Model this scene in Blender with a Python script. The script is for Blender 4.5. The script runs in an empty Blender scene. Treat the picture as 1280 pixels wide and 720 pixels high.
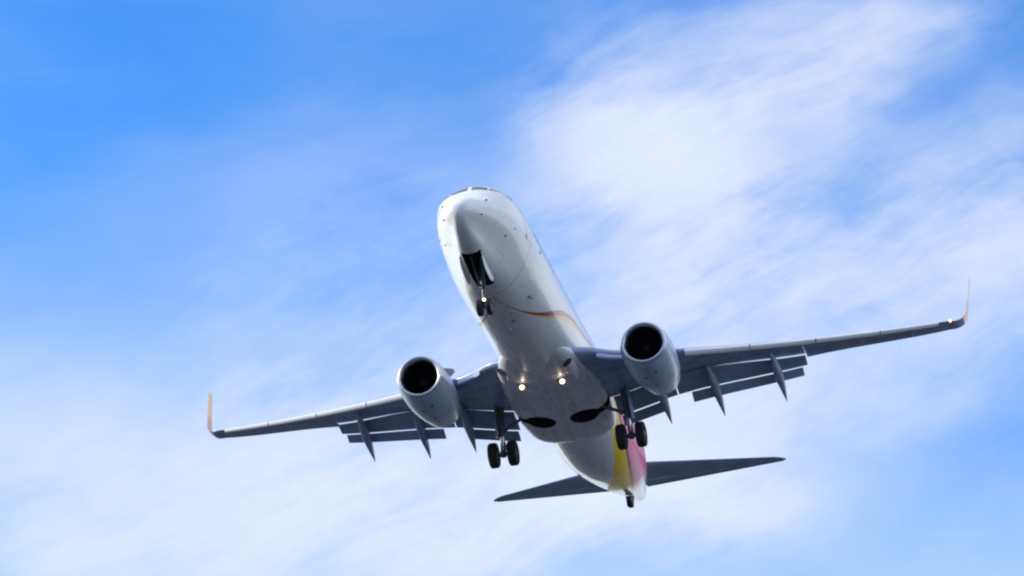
import bpy, bmesh, math, random
import numpy as np
from mathutils import Matrix, Vector
random.seed(7)
R = math.radians
SC = bpy.context.scene
COL = SC.collection

# ------------------------------------------------------------------ camera
cam_d = bpy.data.cameras.new("camera")
cam = bpy.data.objects.new("camera", cam_d)
COL.objects.link(cam)
cam_d.sensor_width = 36.0
cam_d.lens = 117.79
cam_d.clip_start = 0.5
cam_d.clip_end = 60000
right = Vector((-0.226354, 0.974045, 0.0))
up = Vector((0.340412, 0.079107, 0.936943))
back = Vector((0.912625, 0.212081, -0.349483))
m = Matrix.Identity(4)
for i, v in enumerate((right, up, back)):
    for k in range(3):
        m[k][i] = v[k]
m.translation = Vector((0, 0, 1.7))
cam.matrix_world = m
SC.camera = cam

# ------------------------------------------------------------------ light
SUN_EL, SUN_AZ = R(24.0), R(84.0)             # azimuth measured from the aircraft's heading (+X) towards its right wing (-Y)
sun_dir = Vector((math.cos(SUN_AZ) * math.cos(SUN_EL), -math.sin(SUN_AZ) * math.cos(SUN_EL), math.sin(SUN_EL)))
sun_d = bpy.data.lights.new("sun", 'SUN')
sun_d.energy = 3.4
sun_d.angle = R(0.53)
sun_d.color = (1.0, 0.95, 0.88)
sun = bpy.data.objects.new("sun", sun_d)
COL.objects.link(sun)
sun.rotation_euler = sun_dir.to_track_quat('Z', 'Y').to_euler()
sun.location = (0, -60, 120)

SC.view_settings.view_transform = 'Standard'
SC.view_settings.look = 'None'
SC.view_settings.gamma = 1.0
SC.view_settings.use_curve_mapping = False
SC.view_settings.exposure = 0.62
SC.cycles.pixel_filter_type = 'BLACKMAN_HARRIS'
SC.cycles.filter_width = 2.2
SC.cycles.max_bounces = 8


# ------------------------------------------------------------------ node helpers
class NT:
    """a little expression builder on a node tree"""
    def __init__(self, tree):
        self.t = tree
        self.n = tree.nodes
        self.l = tree.links

    def node(self, typ, **kw):
        nd = self.n.new(typ)
        for k, v in kw.items():
            setattr(nd, k, v)
        return nd

    def put(self, sock, v):
        if hasattr(v, 'is_output'):
            self.l.new(v, sock)
        elif v is not None:
            sock.default_value = v

    def math(self, op, a, b=None, c=None, clamp=False):
        nd = self.node('ShaderNodeMath', operation=op, use_clamp=clamp)
        self.put(nd.inputs[0], a)
        if b is not None:
            self.put(nd.inputs[1], b)
        if c is not None:
            self.put(nd.inputs[2], c)
        return nd.outputs[0]

    def add(self, a, b): return self.math('ADD', a, b)
    def sub(self, a, b): return self.math('SUBTRACT', a, b)
    def mul(self, a, b): return self.math('MULTIPLY', a, b)
    def div(self, a, b): return self.math('DIVIDE', a, b)
    def mn(self, a, b): return self.math('MINIMUM', a, b)
    def mx(self, a, b): return self.math('MAXIMUM', a, b)

    def step(self, v, a, b, lo=0.0, hi=1.0):
        nd = self.node('ShaderNodeMapRange', interpolation_type='SMOOTHSTEP')
        self.put(nd.inputs[0], v)
        self.put(nd.inputs[1], a)
        self.put(nd.inputs[2], b)
        self.put(nd.inputs[3], lo)
        self.put(nd.inputs[4], hi)
        return nd.outputs[0]

    def xyz(self, x, y, z):
        nd = self.node('ShaderNodeCombineXYZ')
        for i, v in enumerate((x, y, z)):
            self.put(nd.inputs[i], v)
        return nd.outputs[0]

    def noise(self, vec, scale, detail=5.0, rough=0.55, dist=0.0):
        nd = self.node('ShaderNodeTexNoise')
        self.put(nd.inputs['Vector'], vec)
        nd.inputs['Scale'].default_value = scale
        nd.inputs['Detail'].default_value = detail
        nd.inputs['Roughness'].default_value = rough
        nd.inputs['Distortion'].default_value = dist
        return nd.outputs[0]

    def mix(self, f, a, b):
        nd = self.node('ShaderNodeMix', data_type='RGBA')
        self.put(nd.inputs[0], f)
        self.put(nd.inputs[6], a)
        self.put(nd.inputs[7], b)
        return nd.outputs[2]


def rgb(r, g, b):
    """sRGB 0..255 to linear"""
    f = lambda c: (c / 255 / 12.92) if c / 255 < .04045 else ((c / 255 + .055) / 1.055) ** 2.4
    return (f(r), f(g), f(b), 1.0)


# ------------------------------------------------------------------ sky: Nishita air with thin high cloud, all fixed in the world's own directions
world = bpy.data.worlds.new("World")
SC.world = world
world.use_nodes = True
world.node_tree.nodes.clear()
W = NT(world.node_tree)
sky = W.node('ShaderNodeTexSky', sky_type='NISHITA')
sky.sun_disc = False
sky.sun_elevation = SUN_EL
sky.sun_rotation = math.atan2(sun_dir.x, sun_dir.y)
sky.altitude = 50
sky.air_density = 1.0
sky.dust_density = 0.6
sky.ozone_density = 2.2
hs = W.node('ShaderNodeHueSaturation')
hs.inputs['Hue'].default_value = 0.5125
hs.inputs['Saturation'].default_value = 1.44
hs.inputs['Value'].default_value = 1.18
W.l.new(sky.outputs[0], hs.inputs['Color'])

tc = W.node('ShaderNodeTexCoord')
sep = W.node('ShaderNodeSeparateXYZ')
W.l.new(tc.outputs['Generated'], sep.inputs[0])
dx, dy, dz = sep.outputs
# bearing: tangent of the angle left or right of the bearing 193 degrees; elevation: tangent of the height angle
hx, hy = -0.974045, -0.226354
along = W.mx(W.add(W.mul(dx, hx), W.mul(dy, hy)), 0.02)
across = W.add(W.mul(dx, -0.226354), W.mul(dy, 0.974045))
T20 = math.tan(R(20.456))
uu = W.mul(W.div(across, along), 10.0)
vv = W.mul(W.sub(W.div(dz, along), T20), 10.0)


def sky_pos(px, py):
    """photo pixel to the (bearing, elevation) pair used above, for placing cloud banks"""
    x, y = (px - 640) / 4188, (360 - py) / 4188
    e = R(20.456)
    h = math.cos(e) - y * math.sin(e)
    return 10 * x / h, 10 * ((math.sin(e) + y * math.cos(e)) / h - T20)


SX = 10 / 4188 / .93                            # one photo pixel in those units
uv3 = W.xyz(uu, vv, 0.0)
warp = W.noise(uv3, 1.3, 3.0, 0.5)
warp2 = W.noise(W.xyz(uu, vv, 4.7), 1.3, 3.0, 0.5)
uw = W.add(uu, W.mul(W.sub(warp, 0.5), 0.75))
vw = W.add(vv, W.mul(W.sub(warp2, 0.5), 0.6))


def bank(px, py, rx, ry, deg, amount):
    u0, v0 = sky_pos(px, py)
    c, s = math.cos(R(deg)), math.sin(R(deg))
    a, b = W.sub(uw, u0), W.sub(vw, v0)
    p = W.div(W.add(W.mul(a, c), W.mul(b, s)), rx * SX)
    q = W.div(W.sub(W.mul(b, c), W.mul(a, s)), ry * SX)
    d = W.add(W.mul(p, p), W.mul(q, q))
    return W.mul(W.math('POWER', 2.71828, W.mul(d, -1.0)), amount)


banks = None
for b in (
    (845, 255, 165, 155, 65, 0.72),
    (960, 225, 230, 170, 20, 0.24),
    (775, 190, 65, 110, 60, 0.5),
    (940, 125, 240, 60, 28, 0.75),
    (2300, 330, 620, 380, 0, 1.1),  # out-of-view bank added to whiten the left flank's reflection
    (-900, 400, 480, 350, 0, 0.8),
    (1010, 25, 210, 45, 10, 0.35),
    (1230, 310, 180, 110, 30, 0.45),
    (960, 360, 330, 70, 8, 0.55),
    (1000, 470, 230, 70, 6, 0.45),
    (620, 560, 330, 110, 0, 1.25),
    (190, 690, 420, 70, 0, 0.7),
    (150, 570, 380, 90, 0, 0.28),
    (330, 440, 380, 110, 20, 0.22),
    (820, 640, 260, 40, 8, 0.3),
    (1260, 690, 160, 50, 20, 0.15),
    (480, 250, 230, 130, 10, 0.12),
    (1250, 150, 120, 40, 30, 0.2),
    (610, 625, 250, 75, 0, 1.1),
    (1190, 560, 190, 110, 0, -0.22),
    (1170, 150, 90, 60, 20, -0.12),
):
    v = bank(*b)
    banks = v if banks is None else W.add(banks, v)

# streaks: noise stretched along the wind, which fans up to the right
c28, s28 = math.cos(R(27)), math.sin(R(27))
us = W.add(uu, W.mul(W.sub(warp, 0.5), 0.28))
vs = W.add(vv, W.mul(W.sub(warp2, 0.5), 0.28))
su = W.add(W.mul(us, c28), W.mul(vs, s28))
sv = W.sub(W.mul(vs, c28), W.mul(us, s28))
streak = W.noise(W.xyz(W.mul(su, 0.9), W.mul(sv, 3.4), 2.0), 1.4, 6.0, 0.55, 0.25)
soft = W.noise(W.xyz(W.mul(uu, 0.8), W.mul(vv, 1.7), 9.0), 1.3, 4.0, 0.48, 0.15)
ripple = W.noise(W.xyz(W.mul(uu, 1.6), W.mul(vv, 2.0), 3.0), 4.5, 4.0, 0.6, 0.5)
fine = W.noise(W.xyz(W.mul(su, 1.3), W.mul(sv, 6.5), 5.0), 3.2, 5.0, 0.6, 0.25)
tex = W.add(W.add(W.mul(streak, 0.75), W.mul(soft, 0.8)), W.add(W.mul(ripple, 0.26), W.mul(fine, 0.36)))
tex = W.step(tex, 0.74, 1.40, 0.26, 1.36)
hz = W.step(vv, 0.6, -1.2, 0.0, 0.26)            # thin veil thickening towards the horizon
veil = W.mul(W.step(soft, 0.35, 0.75, 0.0, 1.0), 0.07)
dens = W.mx(W.add(W.add(W.mul(banks, tex), hz), veil), 0.0)
dens = W.sub(1.0, W.math('POWER', 2.71828, W.mul(dens, -1.55)))
# elsewhere round the sky (behind the photographer, above) an even scatter of unseen cloud
front = W.mul(W.step(W.math('ABSOLUTE', uu), 4.6, 2.4), W.mul(W.step(vv, 3.0, 1.2), W.step(vv, -2.6, -1.2)))
front = W.mul(front, W.step(W.add(W.mul(dx, hx), W.mul(dy, hy)), 0.1, 0.3))
gnoise = W.step(W.noise(tc.outputs['Generated'], 2.2, 6.0, 0.55, 0.4), 0.36, 0.62, 0.25, 0.9)
dens = W.add(W.mul(dens, front), W.mul(gnoise, W.sub(1.0, front)))
CLOUD = (3.52, 3.82, 4.45, 1.0)
# unseen cloud added away from the view, brightened to whiten the hull, whitest low down
low = W.mul(W.step(dz, 0.62, 0.05, 0.0, 1.0), W.step(W.noise(tc.outputs['Generated'], 3.4, 6.0, 0.55, 0.2), 0.30, 0.62, 0.45, 0.95))
dens = W.mx(dens, W.mul(low, W.sub(1.0, front)))
ahead = W.step(W.sub(W.mul(dx, 0.75), W.mul(dy, 0.66)), -0.1, 0.6)                  # unseen cloud made dimmer and bluer ahead-right, to darken the nose underside
bright = W.mix(ahead, (5.6, 5.8, 6.1, 1.0), (2.0, 2.5, 3.7, 1.0))
bright = W.mix(front, bright, CLOUD)
skycol = W.mix(dens, hs.outputs[0], bright)
bg = W.node('ShaderNodeBackground')
bg.inputs['Strength'].default_value = 0.15
W.l.new(skycol, bg.inputs['Color'])
wo = W.node('ShaderNodeOutputWorld')
W.l.new(bg.outputs[0], wo.inputs['Surface'])


# ------------------------------------------------------------------ materials
def mat(name, base, rough=0.4, metal=0.0, coat=0.0, spec=0.5, noise=0.0, nscale=3.0, bump=0.0):
    mt = bpy.data.materials.new(name)
    mt.use_nodes = True
    N = NT(mt.node_tree)
    p = mt.node_tree.nodes['Principled BSDF']
    p.inputs['Base Color'].default_value = (*base, 1)
    p.inputs['Roughness'].default_value = rough
    p.inputs['Metallic'].default_value = metal
    p.inputs['Coat Weight'].default_value = coat
    p.inputs['Coat Roughness'].default_value = 0.08
    p.inputs['Specular IOR Level'].default_value = spec
    if noise:
        t = N.node('ShaderNodeTexCoord')
        nz = N.noise(t.outputs['Object'], nscale, 6.0, 0.6, 0.3)
        f = N.step(nz, 0.3, 0.75, 0.0, noise)
        col = N.mix(f, (*base, 1), tuple(c * 0.45 for c in base) + (1,))
        N.l.new(col, p.inputs['Base Color'])
        N.l.new(N.step(nz, 0.3, 0.7, rough, min(1, rough + 0.2)), p.inputs['Roughness'])
        if bump:
            bn = N.node('ShaderNodeBump')
            bn.inputs['Strength'].default_value = bump
            bn.inputs['Distance'].default_value = 0.05
            N.l.new(nz, bn.inputs['Height'])
            N.l.new(bn.outputs[0], p.inputs['Normal'])
    return mt


M = {}
M['white'] = mat('white paint', (.74, .75, .76), .35, 0, .5, noise=.14, nscale=.9)
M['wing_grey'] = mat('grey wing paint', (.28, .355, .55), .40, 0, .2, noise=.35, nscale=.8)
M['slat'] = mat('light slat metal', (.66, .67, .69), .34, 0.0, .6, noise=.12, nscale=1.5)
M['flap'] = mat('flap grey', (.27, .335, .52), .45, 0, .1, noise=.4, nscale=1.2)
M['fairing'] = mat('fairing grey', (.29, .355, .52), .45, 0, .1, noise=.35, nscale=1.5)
M['nacelle'] = mat('nacelle grey white', (.50, .53, .57), .36, 0, .4, noise=.25, nscale=1.2)
M['lip'] = mat('polished inlet lip', (.60, .63, .68), .28, 1.0, noise=.15, nscale=2)
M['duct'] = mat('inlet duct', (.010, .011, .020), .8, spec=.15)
M['fan'] = mat('fan blade titanium', (.012, .013, .022), .6, .3, spec=.2)
M['spinner'] = mat('spinner', (.014, .014, .02), .7, spec=.15)
M['hot'] = mat('exhaust metal', (.25, .22, .19), .45, .9, noise=.4)
M['tyre'] = mat('tyre rubber', (.014, .014, .016), .75, noise=.3, nscale=8)
M['hub'] = mat('wheel hub', (.22, .23, .25), .45, .5, noise=.5, nscale=6)
M['strut'] = mat('gear leg paint', (.14, .15, .17), .45, .2, noise=.6, nscale=5)
M['chrome'] = mat('polished oleo', (.55, .56, .58), .2, 1.0)
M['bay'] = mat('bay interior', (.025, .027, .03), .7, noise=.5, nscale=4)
M['glass'] = mat('dark glass', (.02, .025, .035), .08, 0, .6)
M['black'] = mat('black rubber', (.015, .015, .018), .6)
M['yellow'] = mat('yellow paint', (.78, .48, .03), .35, 0, .4)
M['emblem'] = mat('emblem red', (.62, .22, .16), .4, 0, .3)
M['amber'] = mat('amber paint', (.88, .52, .16), .35, 0, .4)
M['orange'] = mat('orange paint', (.75, .28, .04), .35, 0, .4)
M['red'] = mat('red paint', (.48, .02, .04), .35, 0, .4)
M['probe'] = mat('probe metal', (.10, .10, .11), .4, .7)
M['antenna'] = mat('antenna', (.06, .065, .075), .5)


def lamp_mat(name, col, strength):
    mt = bpy.data.materials.new(name)
    mt.use_nodes = True
    p = mt.node_tree.nodes['Principled BSDF']
    p.inputs['Base Color'].default_value = (.9, .9, .9, 1)
    p.inputs['Emission Color'].default_value = (*col, 1)
    p.inputs['Emission Strength'].default_value = strength
    return mt


M['lamp'] = lamp_mat('lit landing lamp', (1, .88, .70), 22)
M['lamp_glow'] = lamp_mat('lamp glow rim', (1, .62, .36), 2.6)  # outer ring emits by itself, imitating glow and flare round the bulb
M['taxi'] = lamp_mat('lit taxi lamp', (1, .86, .62), 7)
M['nav_red'] = lamp_mat('red navigation lamp', (1, .30, .10), 2.2)
M['nav_green'] = lamp_mat('green navigation lamp', (.1, .6, .4), .05)


# ------------------------------------------------------------------ mesh helpers: everything is in aircraft coordinates (s = metres aft of the nose, y = to its left, z = up)
def P(s, y, z):
    return (-s, y, z)


def make(name, verts, faces, mats, parent=None, uvs=None, fmat=None, smooth=True, angle=40, recalc=True):
    me = bpy.data.meshes.new(name)
    me.from_pydata(verts, [], faces)
    if uvs is not None:
        lay = me.uv_layers.new(name='paint')
        k = 0
        for poly, fu in zip(me.polygons, uvs):
            for li, uvc in zip(poly.loop_indices, fu):
                lay.data[li].uv = uvc
    if not isinstance(mats, (list, tuple)):
        mats = [mats]
    for x in mats:
        me.materials.append(x)
    if fmat:
        for poly, i in zip(me.polygons, fmat):
            poly.material_index = i
    if recalc:
        bm = bmesh.new()
        bm.from_mesh(me)
        bmesh.ops.recalc_face_normals(bm, faces=bm.faces)
        bm.to_mesh(me)
        bm.free()
    if smooth:
        me.shade_smooth()
        me.set_sharp_from_angle(angle=R(angle))
    o = bpy.data.objects.new(name, me)
    COL.objects.link(o)
    if parent:
        o.parent = parent
    return o


class MB:
    """collects pieces that belong to ONE mesh"""
    def __init__(self):
        self.v, self.f, self.m = [], [], []

    def piece(self, v, f, mi=0):
        n = len(self.v)
        self.v += list(v)
        self.f += [tuple(i + n for i in q) for q in f]
        self.m += [mi] * len(f)
        return self

    def loft(self, rings, mi=0, caps=True, closed=True):
        k = len(rings[0])
        v = [p for r in rings for p in r]
        f = []
        for i in range(len(rings) - 1):
            for j in range(k if closed else k - 1):
                a, b = i * k + j, i * k + (j + 1) % k
                f.append((a, b, b + k, a + k))
        if caps:
            f.append(tuple(range(k - 1, -1, -1)))
            f.append(tuple((len(rings) - 1) * k + j for j in range(k)))
        return self.piece(v, f, mi)

    def tube(self, path, radii, n=14, mi=0, caps=True):
        path = [Vector(p) for p in path]
        if not isinstance(radii, (list, tuple)):
            radii = [radii] * len(path)
        rings = []
        for i, p in enumerate(path):
            d = (path[min(i + 1, len(path) - 1)] - path[max(i - 1, 0)]).normalized()
            a = d.orthogonal().normalized() if i == 0 else (a - d * a.dot(d)).normalized()
            b = d.cross(a)
            rings.append([tuple(p + (a * math.cos(t) + b * math.sin(t)) * radii[i]) for t in (2 * math.pi * j / n for j in range(n))])
        return self.loft(rings, mi, caps)

    def lathe(self, origin, axis, prof, n=32, mi=0, caps=False, ref=(0, 0, 1)):
        """prof: (distance along axis, radius)"""
        o, d = Vector(origin), Vector(axis).normalized()
        a = (Vector(ref) - d * Vector(ref).dot(d)).normalized()
        b = d.cross(a)
        rings = [[tuple(o + d * h + (a * math.cos(t) + b * math.sin(t)) * max(r, 1e-4)) for t in (2 * math.pi * j / n for j in range(n))] for h, r in prof]
        return self.loft(rings, mi, caps)

    def box(self, c, x, y, z, mi=0):
        """box by centre and three half-axis vectors"""
        c, x, y, z = map(Vector, (c, x, y, z))
        v = [tuple(c + x * i + y * j + z * k) for i in (-1, 1) for j in (-1, 1) for k in (-1, 1)]
        f = [(0, 1, 3, 2), (4, 6, 7, 5), (0, 4, 5, 1), (2, 3, 7, 6), (0, 2, 6, 4), (1, 5, 7, 3)]
        return self.piece(v, f, mi)

    def build(self, name, mats, parent=None, **kw):
        return make(name, self.v, self.f, mats, parent, fmat=self.m, **kw)


def pchip(xs, ys):
    xs, ys = np.array(xs, float), np.array(ys, float)
    h = np.diff(xs)
    d = np.diff(ys) / h
    mm = np.zeros(len(xs))
    mm[0], mm[-1] = d[0], d[-1]
    for i in range(1, len(xs) - 1):
        if d[i - 1] * d[i] > 0:
            a, b = 2 * h[i] + h[i - 1], h[i] + 2 * h[i - 1]
            mm[i] = (a + b) / (a / d[i - 1] + b / d[i])

    def f(x):
        i = min(max(int(np.searchsorted(xs, x)) - 1, 0), len(h) - 1)
        t = min(max((x - xs[i]) / h[i], 0), 1)
        return float((2 * t**3 - 3 * t * t + 1) * ys[i] + (t**3 - 2 * t * t + t) * h[i] * mm[i]
                     + (-2 * t**3 + 3 * t * t) * ys[i + 1] + (t**3 - t * t) * h[i] * mm[i + 1])
    return f


def lerp(a, b, t):
    return a + (b - a) * t


# ------------------------------------------------------------------ ground
gm = bpy.data.materials.new('grey gravel ground')
gm.use_nodes = True
G = NT(gm.node_tree)
gp = gm.node_tree.nodes['Principled BSDF']
gt = G.node('ShaderNodeTexCoord')
n1 = G.noise(gt.outputs['Object'], 0.02, 6, .6)
n2 = G.noise(gt.outputs['Object'], 1.7, 5, .7)
gc = G.mix(G.step(n1, .35, .65), (.022, .030, .043, 1), (.035, .043, .057, 1))
gc = G.mix(G.step(n2, .3, .7, 0, .5), gc, (.012, .016, .022, 1))
G.l.new(gc, gp.inputs['Base Color'])
gp.inputs['Roughness'].default_value = .95
gv, gf = [(0, 0, 0)], []
rad = [5, 15, 40, 100, 300, 1000, 4000, 20000]
K = 48
for r_ in rad:
    for j in range(K):
        gv.append((r_ * math.cos(2 * math.pi * j / K) - 60, r_ * math.sin(2 * math.pi * j / K), 0))
gv[0] = (-60, 0, 0)
for j in range(K):
    gf.append((0, 1 + j, 1 + (j + 1) % K))
for i in range(len(rad) - 1):
    for j in range(K):
        a, b = 1 + i * K + j, 1 + i * K + (j + 1) % K
        gf.append((a, a + K, b + K, b))
ground = make('ground', gv, gf, gm, smooth=False, recalc=False)
ground['kind'] = 'structure'

# ------------------------------------------------------------------ the aircraft
jet = bpy.data.objects.new('airliner', None)
COL.objects.link(jet)
jet.empty_display_size = 3
jet['label'] = 'white twin-engine passenger jet with yellow and red stripes, landing gear and flaps down, flying overhead'
jet['category'] = 'airliner'
Q = Matrix(((0.998647, -0.004094, -0.051839), (0.0, 0.996896, -0.078727), (0.052, 0.078621, 0.995547)))
jm = Q.to_4x4()
jm.translation = Vector((-117.1537, -29.4355, 50.5692))
jet.matrix_world = jm

# fuselage: stations (s, half width, top, bottom)
FS = [(0, 0, -.55, -.55), (.02, .16, -.40, -.70), (.1, .34, -.24, -.87), (.3, .50, -.02, -1.08), (.6, .70, .2, -1.27),
      (1, .88, .42, -1.43), (1.5, 1.08, .67, -1.58), (1.95, 1.23, .92, -1.69), (2.7, 1.45, 1.64, -1.82), (3.3, 1.58, 1.87, -1.9),
      (4.1, 1.70, 1.93, -1.97), (5.2, 1.795, 1.94, -2.04), (6.2, 1.85, 1.95, -2.06), (7.6, 1.88, 1.95, -2.06), (24.5, 1.88, 1.95, -2.06), (26, 1.88, 1.95, -2.0),
      (27.5, 1.84, 1.95, -1.82), (29, 1.74, 1.94, -1.53), (31, 1.5, 1.9, -1.08), (33, 1.18, 1.8, -.57), (35, .8, 1.6, -.02),
      (36.5, .5, 1.35, .38), (37.3, .33, 1.17, .58), (37.6, .24, 1.08, .66)]
fw, ft, fb = (pchip([q[0] for q in FS], [q[k] for q in FS]) for k in (1, 2, 3))
fc = pchip([0, .5, 1.2, 2.2, 3.4, 5, 6.2, 25, 31, 35, 37.6], [-.55, -.38, -.12, .10, .22, .18, .10, -.02, .4, .78, .87])


chin = pchip([0, .4, 1.2, 2.4, 4.0, 6.5, 9, 38], [.07, .23, .29, .26, .16, .03, 0, 0])
brow = pchip([0, 1.6, 2.8, 4.4, 7, 38], [0, .02, .12, .12, .03, 0])


def fus(s, deg, off=0.0):
    """point on the skin; deg 0 = keel, +90 = left side"""
    th = R(deg)
    w, t, b = fw(s), ft(s), fb(s)
    c = min(max(fc(s), b), t)
    cz = -math.cos(th)
    if cz < 0:                                   # the chin tucks in towards the keel
        w *= 1 - chin(s) * math.sin(2 * th) ** 2
    else:                                        # fuller shoulders under the cockpit windows
        w *= 1 + brow(s) * math.sin(2 * th) ** 2
    return Vector((-s, (w + off) * math.sin(th), c + ((t - c + off) if cz > 0 else (c - b + off)) * cz))


def fus_frame(s, deg):
    """point, outward normal, aft tangent, around tangent"""
    p = fus(s, deg)
    a = (fus(min(s + .05, 37.6), deg) - fus(max(s - .05, 0.001), deg)).normalized()
    b = (fus(s, deg + 1) - fus(s, deg - 1)).normalized()
    n = b.cross(a).normalized()
    if n.dot(p - Vector((-s, 0, fc(s)))) < 0:
        n = -n
    return p, n, a, b


# livery: paint regions laid out on the skin by station and angle round the hull
def livery():
    mt = bpy.data.materials.new('fuselage livery')
    mt.use_nodes = True
    N = NT(mt.node_tree)
    p = mt.node_tree.nodes['Principled BSDF']
    uvn = N.node('ShaderNodeUVMap', uv_map='paint')
    sp = N.node('ShaderNodeSeparateXYZ')
    N.l.new(uvn.outputs[0], sp.inputs[0])
    th = N.mul(N.sub(sp.outputs[0], .5), 360.0)
    s = N.mul(sp.outputs[1], 40.0)
    ath = N.math('ABSOLUTE', th)

    def curve(x, lo, hi, pts, vlo, vhi):
        nd = N.node('ShaderNodeFloatCurve')
        cm = nd.mapping
        cm.use_clip = False
        cv = cm.curves[0]
        nrm = [((a - lo) / (hi - lo), (b - vlo) / (vhi - vlo)) for a, b in pts]
        cv.points[0].location = nrm[0]
        cv.points[1].location = nrm[-1]
        for q in nrm[1:-1]:
            cv.points.new(*q)
        cm.update()
        N.put(nd.inputs[1], N.math('DIVIDE', N.sub(x, lo), hi - lo, clamp=True))
        return N.add(N.mul(nd.outputs[0], vhi - vlo), vlo)

    # swoosh: a line from the nose wheel bay round under the belly and up to the wing roots
    sc = curve(ath, 0, 110, [(0, 5.35), (3, 5.7), (15, 6.85), (28.5, 8.0), (45, 9.3), (61, 10.5), (72, 11.6), (77, 12.35), (84, 13.8), (88, 15.4), (92, 16.6), (110, 20)], 5, 21)
    # red edge ahead of the line, yellow behind it, both widening upwards
    wr = curve(ath, 0, 110, [(0, .06), (20, .14), (45, .36), (62, .54), (77, .80), (86, 1.0), (110, .9)], 0, 2)
    wy = curve(ath, 0, 110, [(0, .0), (20, .03), (45, .20), (62, .44), (77, .95), (86, 1.3), (110, 1.5)], 0, 2)
    ds = N.sub(s, sc)
    e = .012
    red1 = N.mul(N.step(ds, N.sub(N.mul(wr, -1.0), e), N.sub(e, wr)), N.step(ds, e, -e))
    yel1 = N.mul(N.step(ds, -e, e), N.step(ds, N.add(wy, e), N.sub(wy, e)))
    lim = N.step(ath, 97, 96)
    red1 = N.mul(red1, lim)
    yel1 = N.mul(yel1, lim)
    # tail: yellow band sweeping down to the keel, then red up the side
    tl = curve(s, 18, 38, [(18, 100), (20.5, 64), (21.9, 55.5), (24.1, 40.5), (25.95, 27), (28.2, 9.5), (30, -8.5), (32, -25), (38, -60)], -70, 110)
    th_t = curve(s, 18, 38, [(18, 120), (22, 76), (25.5, 52), (27.35, 42), (30.15, 31), (32.25, 21), (34, 10), (38, -20)], -70, 125)
    ye = N.mul(N.step(N.sub(th, tl), -.4, .4), N.step(s, 18.4, 18.5))
    end = N.step(N.add(s, N.mul(ath, -.012)), 32.4, 30.8)       # colours fade out towards the tail cone
    re = N.mul(N.step(N.sub(th, th_t), -.4, .4), N.step(s, 18.4, 18.5))
    yel2 = N.mul(ye, end)
    red2 = N.mul(re, N.step(s, 34.6, 30.8))
    # dirt and wear
    oc = N.node('ShaderNodeTexCoord')
    nz = N.noise(N.xyz(N.mul(s, .35), N.mul(th, .06), 0.0), 2.2, 6, .6, .2)
    nz2 = N.noise(oc.outputs['Object'], 1.1, 5, .6)
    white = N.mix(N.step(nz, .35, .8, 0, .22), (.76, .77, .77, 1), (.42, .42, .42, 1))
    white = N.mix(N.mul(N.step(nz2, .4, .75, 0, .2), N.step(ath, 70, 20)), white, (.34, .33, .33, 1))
    col = N.mix(red1, white, (.30, .010, .02, 1))
    col = N.mix(yel1, col, (.82, .50, .02, 1))
    col = N.mix(yel2, col, (.90, .60, .0, 1))
    col = N.mix(red2, col, (.82, .10, .33, 1))
    maroon = N.mul(N.mul(re, N.step(N.sub(th, N.add(th_t, 6.0)), 1.5, -1.5)), N.step(s, 34, 31))
    col = N.mix(maroon, col, (.30, .008, .04, 1))
    # skin seams
    seam = None
    for k in (2.0, 5.15, 7.4, 10.1, 12.2, 23.5, 26.4, 29.4, 32.4, 35.2):
        d = N.math('ABSOLUTE', N.sub(s, k))
        g = N.step(d, .03 if k == 5.15 else .018, .006, 0, .75 if k == 5.15 else .28)
        seam = g if seam is None else N.mx(seam, g)
    for k in (14, 46, 78):
        d = N.math('ABSOLUTE', N.sub(ath, k))
        seam = N.mx(seam, N.mul(N.step(d, .5, .2, 0, .2), N.step(s, 4.8, 5.2)))
    for k in np.arange(5.9, 24, 1.02):
        seam = N.mx(seam, N.step(N.math('ABSOLUTE', N.sub(s, float(k))), .016, .005, 0, .13))
    for hs_, ht_, ws_, wt_ in ((6.35, 0, .42, 13), (8.9, -6, .3, 9), (9.7, 14, .22, 6), (11.1, -16, .26, 8), (24.6, 8, .4, 10), (26.9, 0, .5, 14), (25.6, 30, .3, 7), (3.2, 40, .3, 9), (5.9, 34, .25, 7)):
        du = N.div(N.math('ABSOLUTE', N.sub(s, hs_)), ws_)
        dv = N.div(N.math('ABSOLUTE', N.sub(th, ht_)), wt_)
        d = N.math('ABSOLUTE', N.sub(N.mx(du, dv), 1.0))
        seam = N.mx(seam, N.step(d, .07, .02, 0, .38))
    col = N.mix(seam, col, (.05, .055, .06, 1))
    stain = N.noise(N.xyz(N.mul(s, .12), N.mul(th, .16), 3.0), 2.6, 5, .6, .1)
    stain = N.mul(N.step(stain, .52, .74, 0, .38), N.mul(N.step(ath, 48, 8), N.step(s, 4.2, 6.5)))
    col = N.mix(stain, col, (.16, .15, .14, 1))
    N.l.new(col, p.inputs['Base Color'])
    p.inputs['Roughness'].default_value = .34
    N.l.new(N.sub(.75, N.mul(N.mx(red2, yel2), .7)), p.inputs['Coat Weight'])
    N.l.new(N.sub(.5, N.mul(N.mx(red2, yel2), .38)), p.inputs['Specular IOR Level'])
    p.inputs['Coat Roughness'].default_value = .05
    return mt


M['livery'] = livery()


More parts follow.
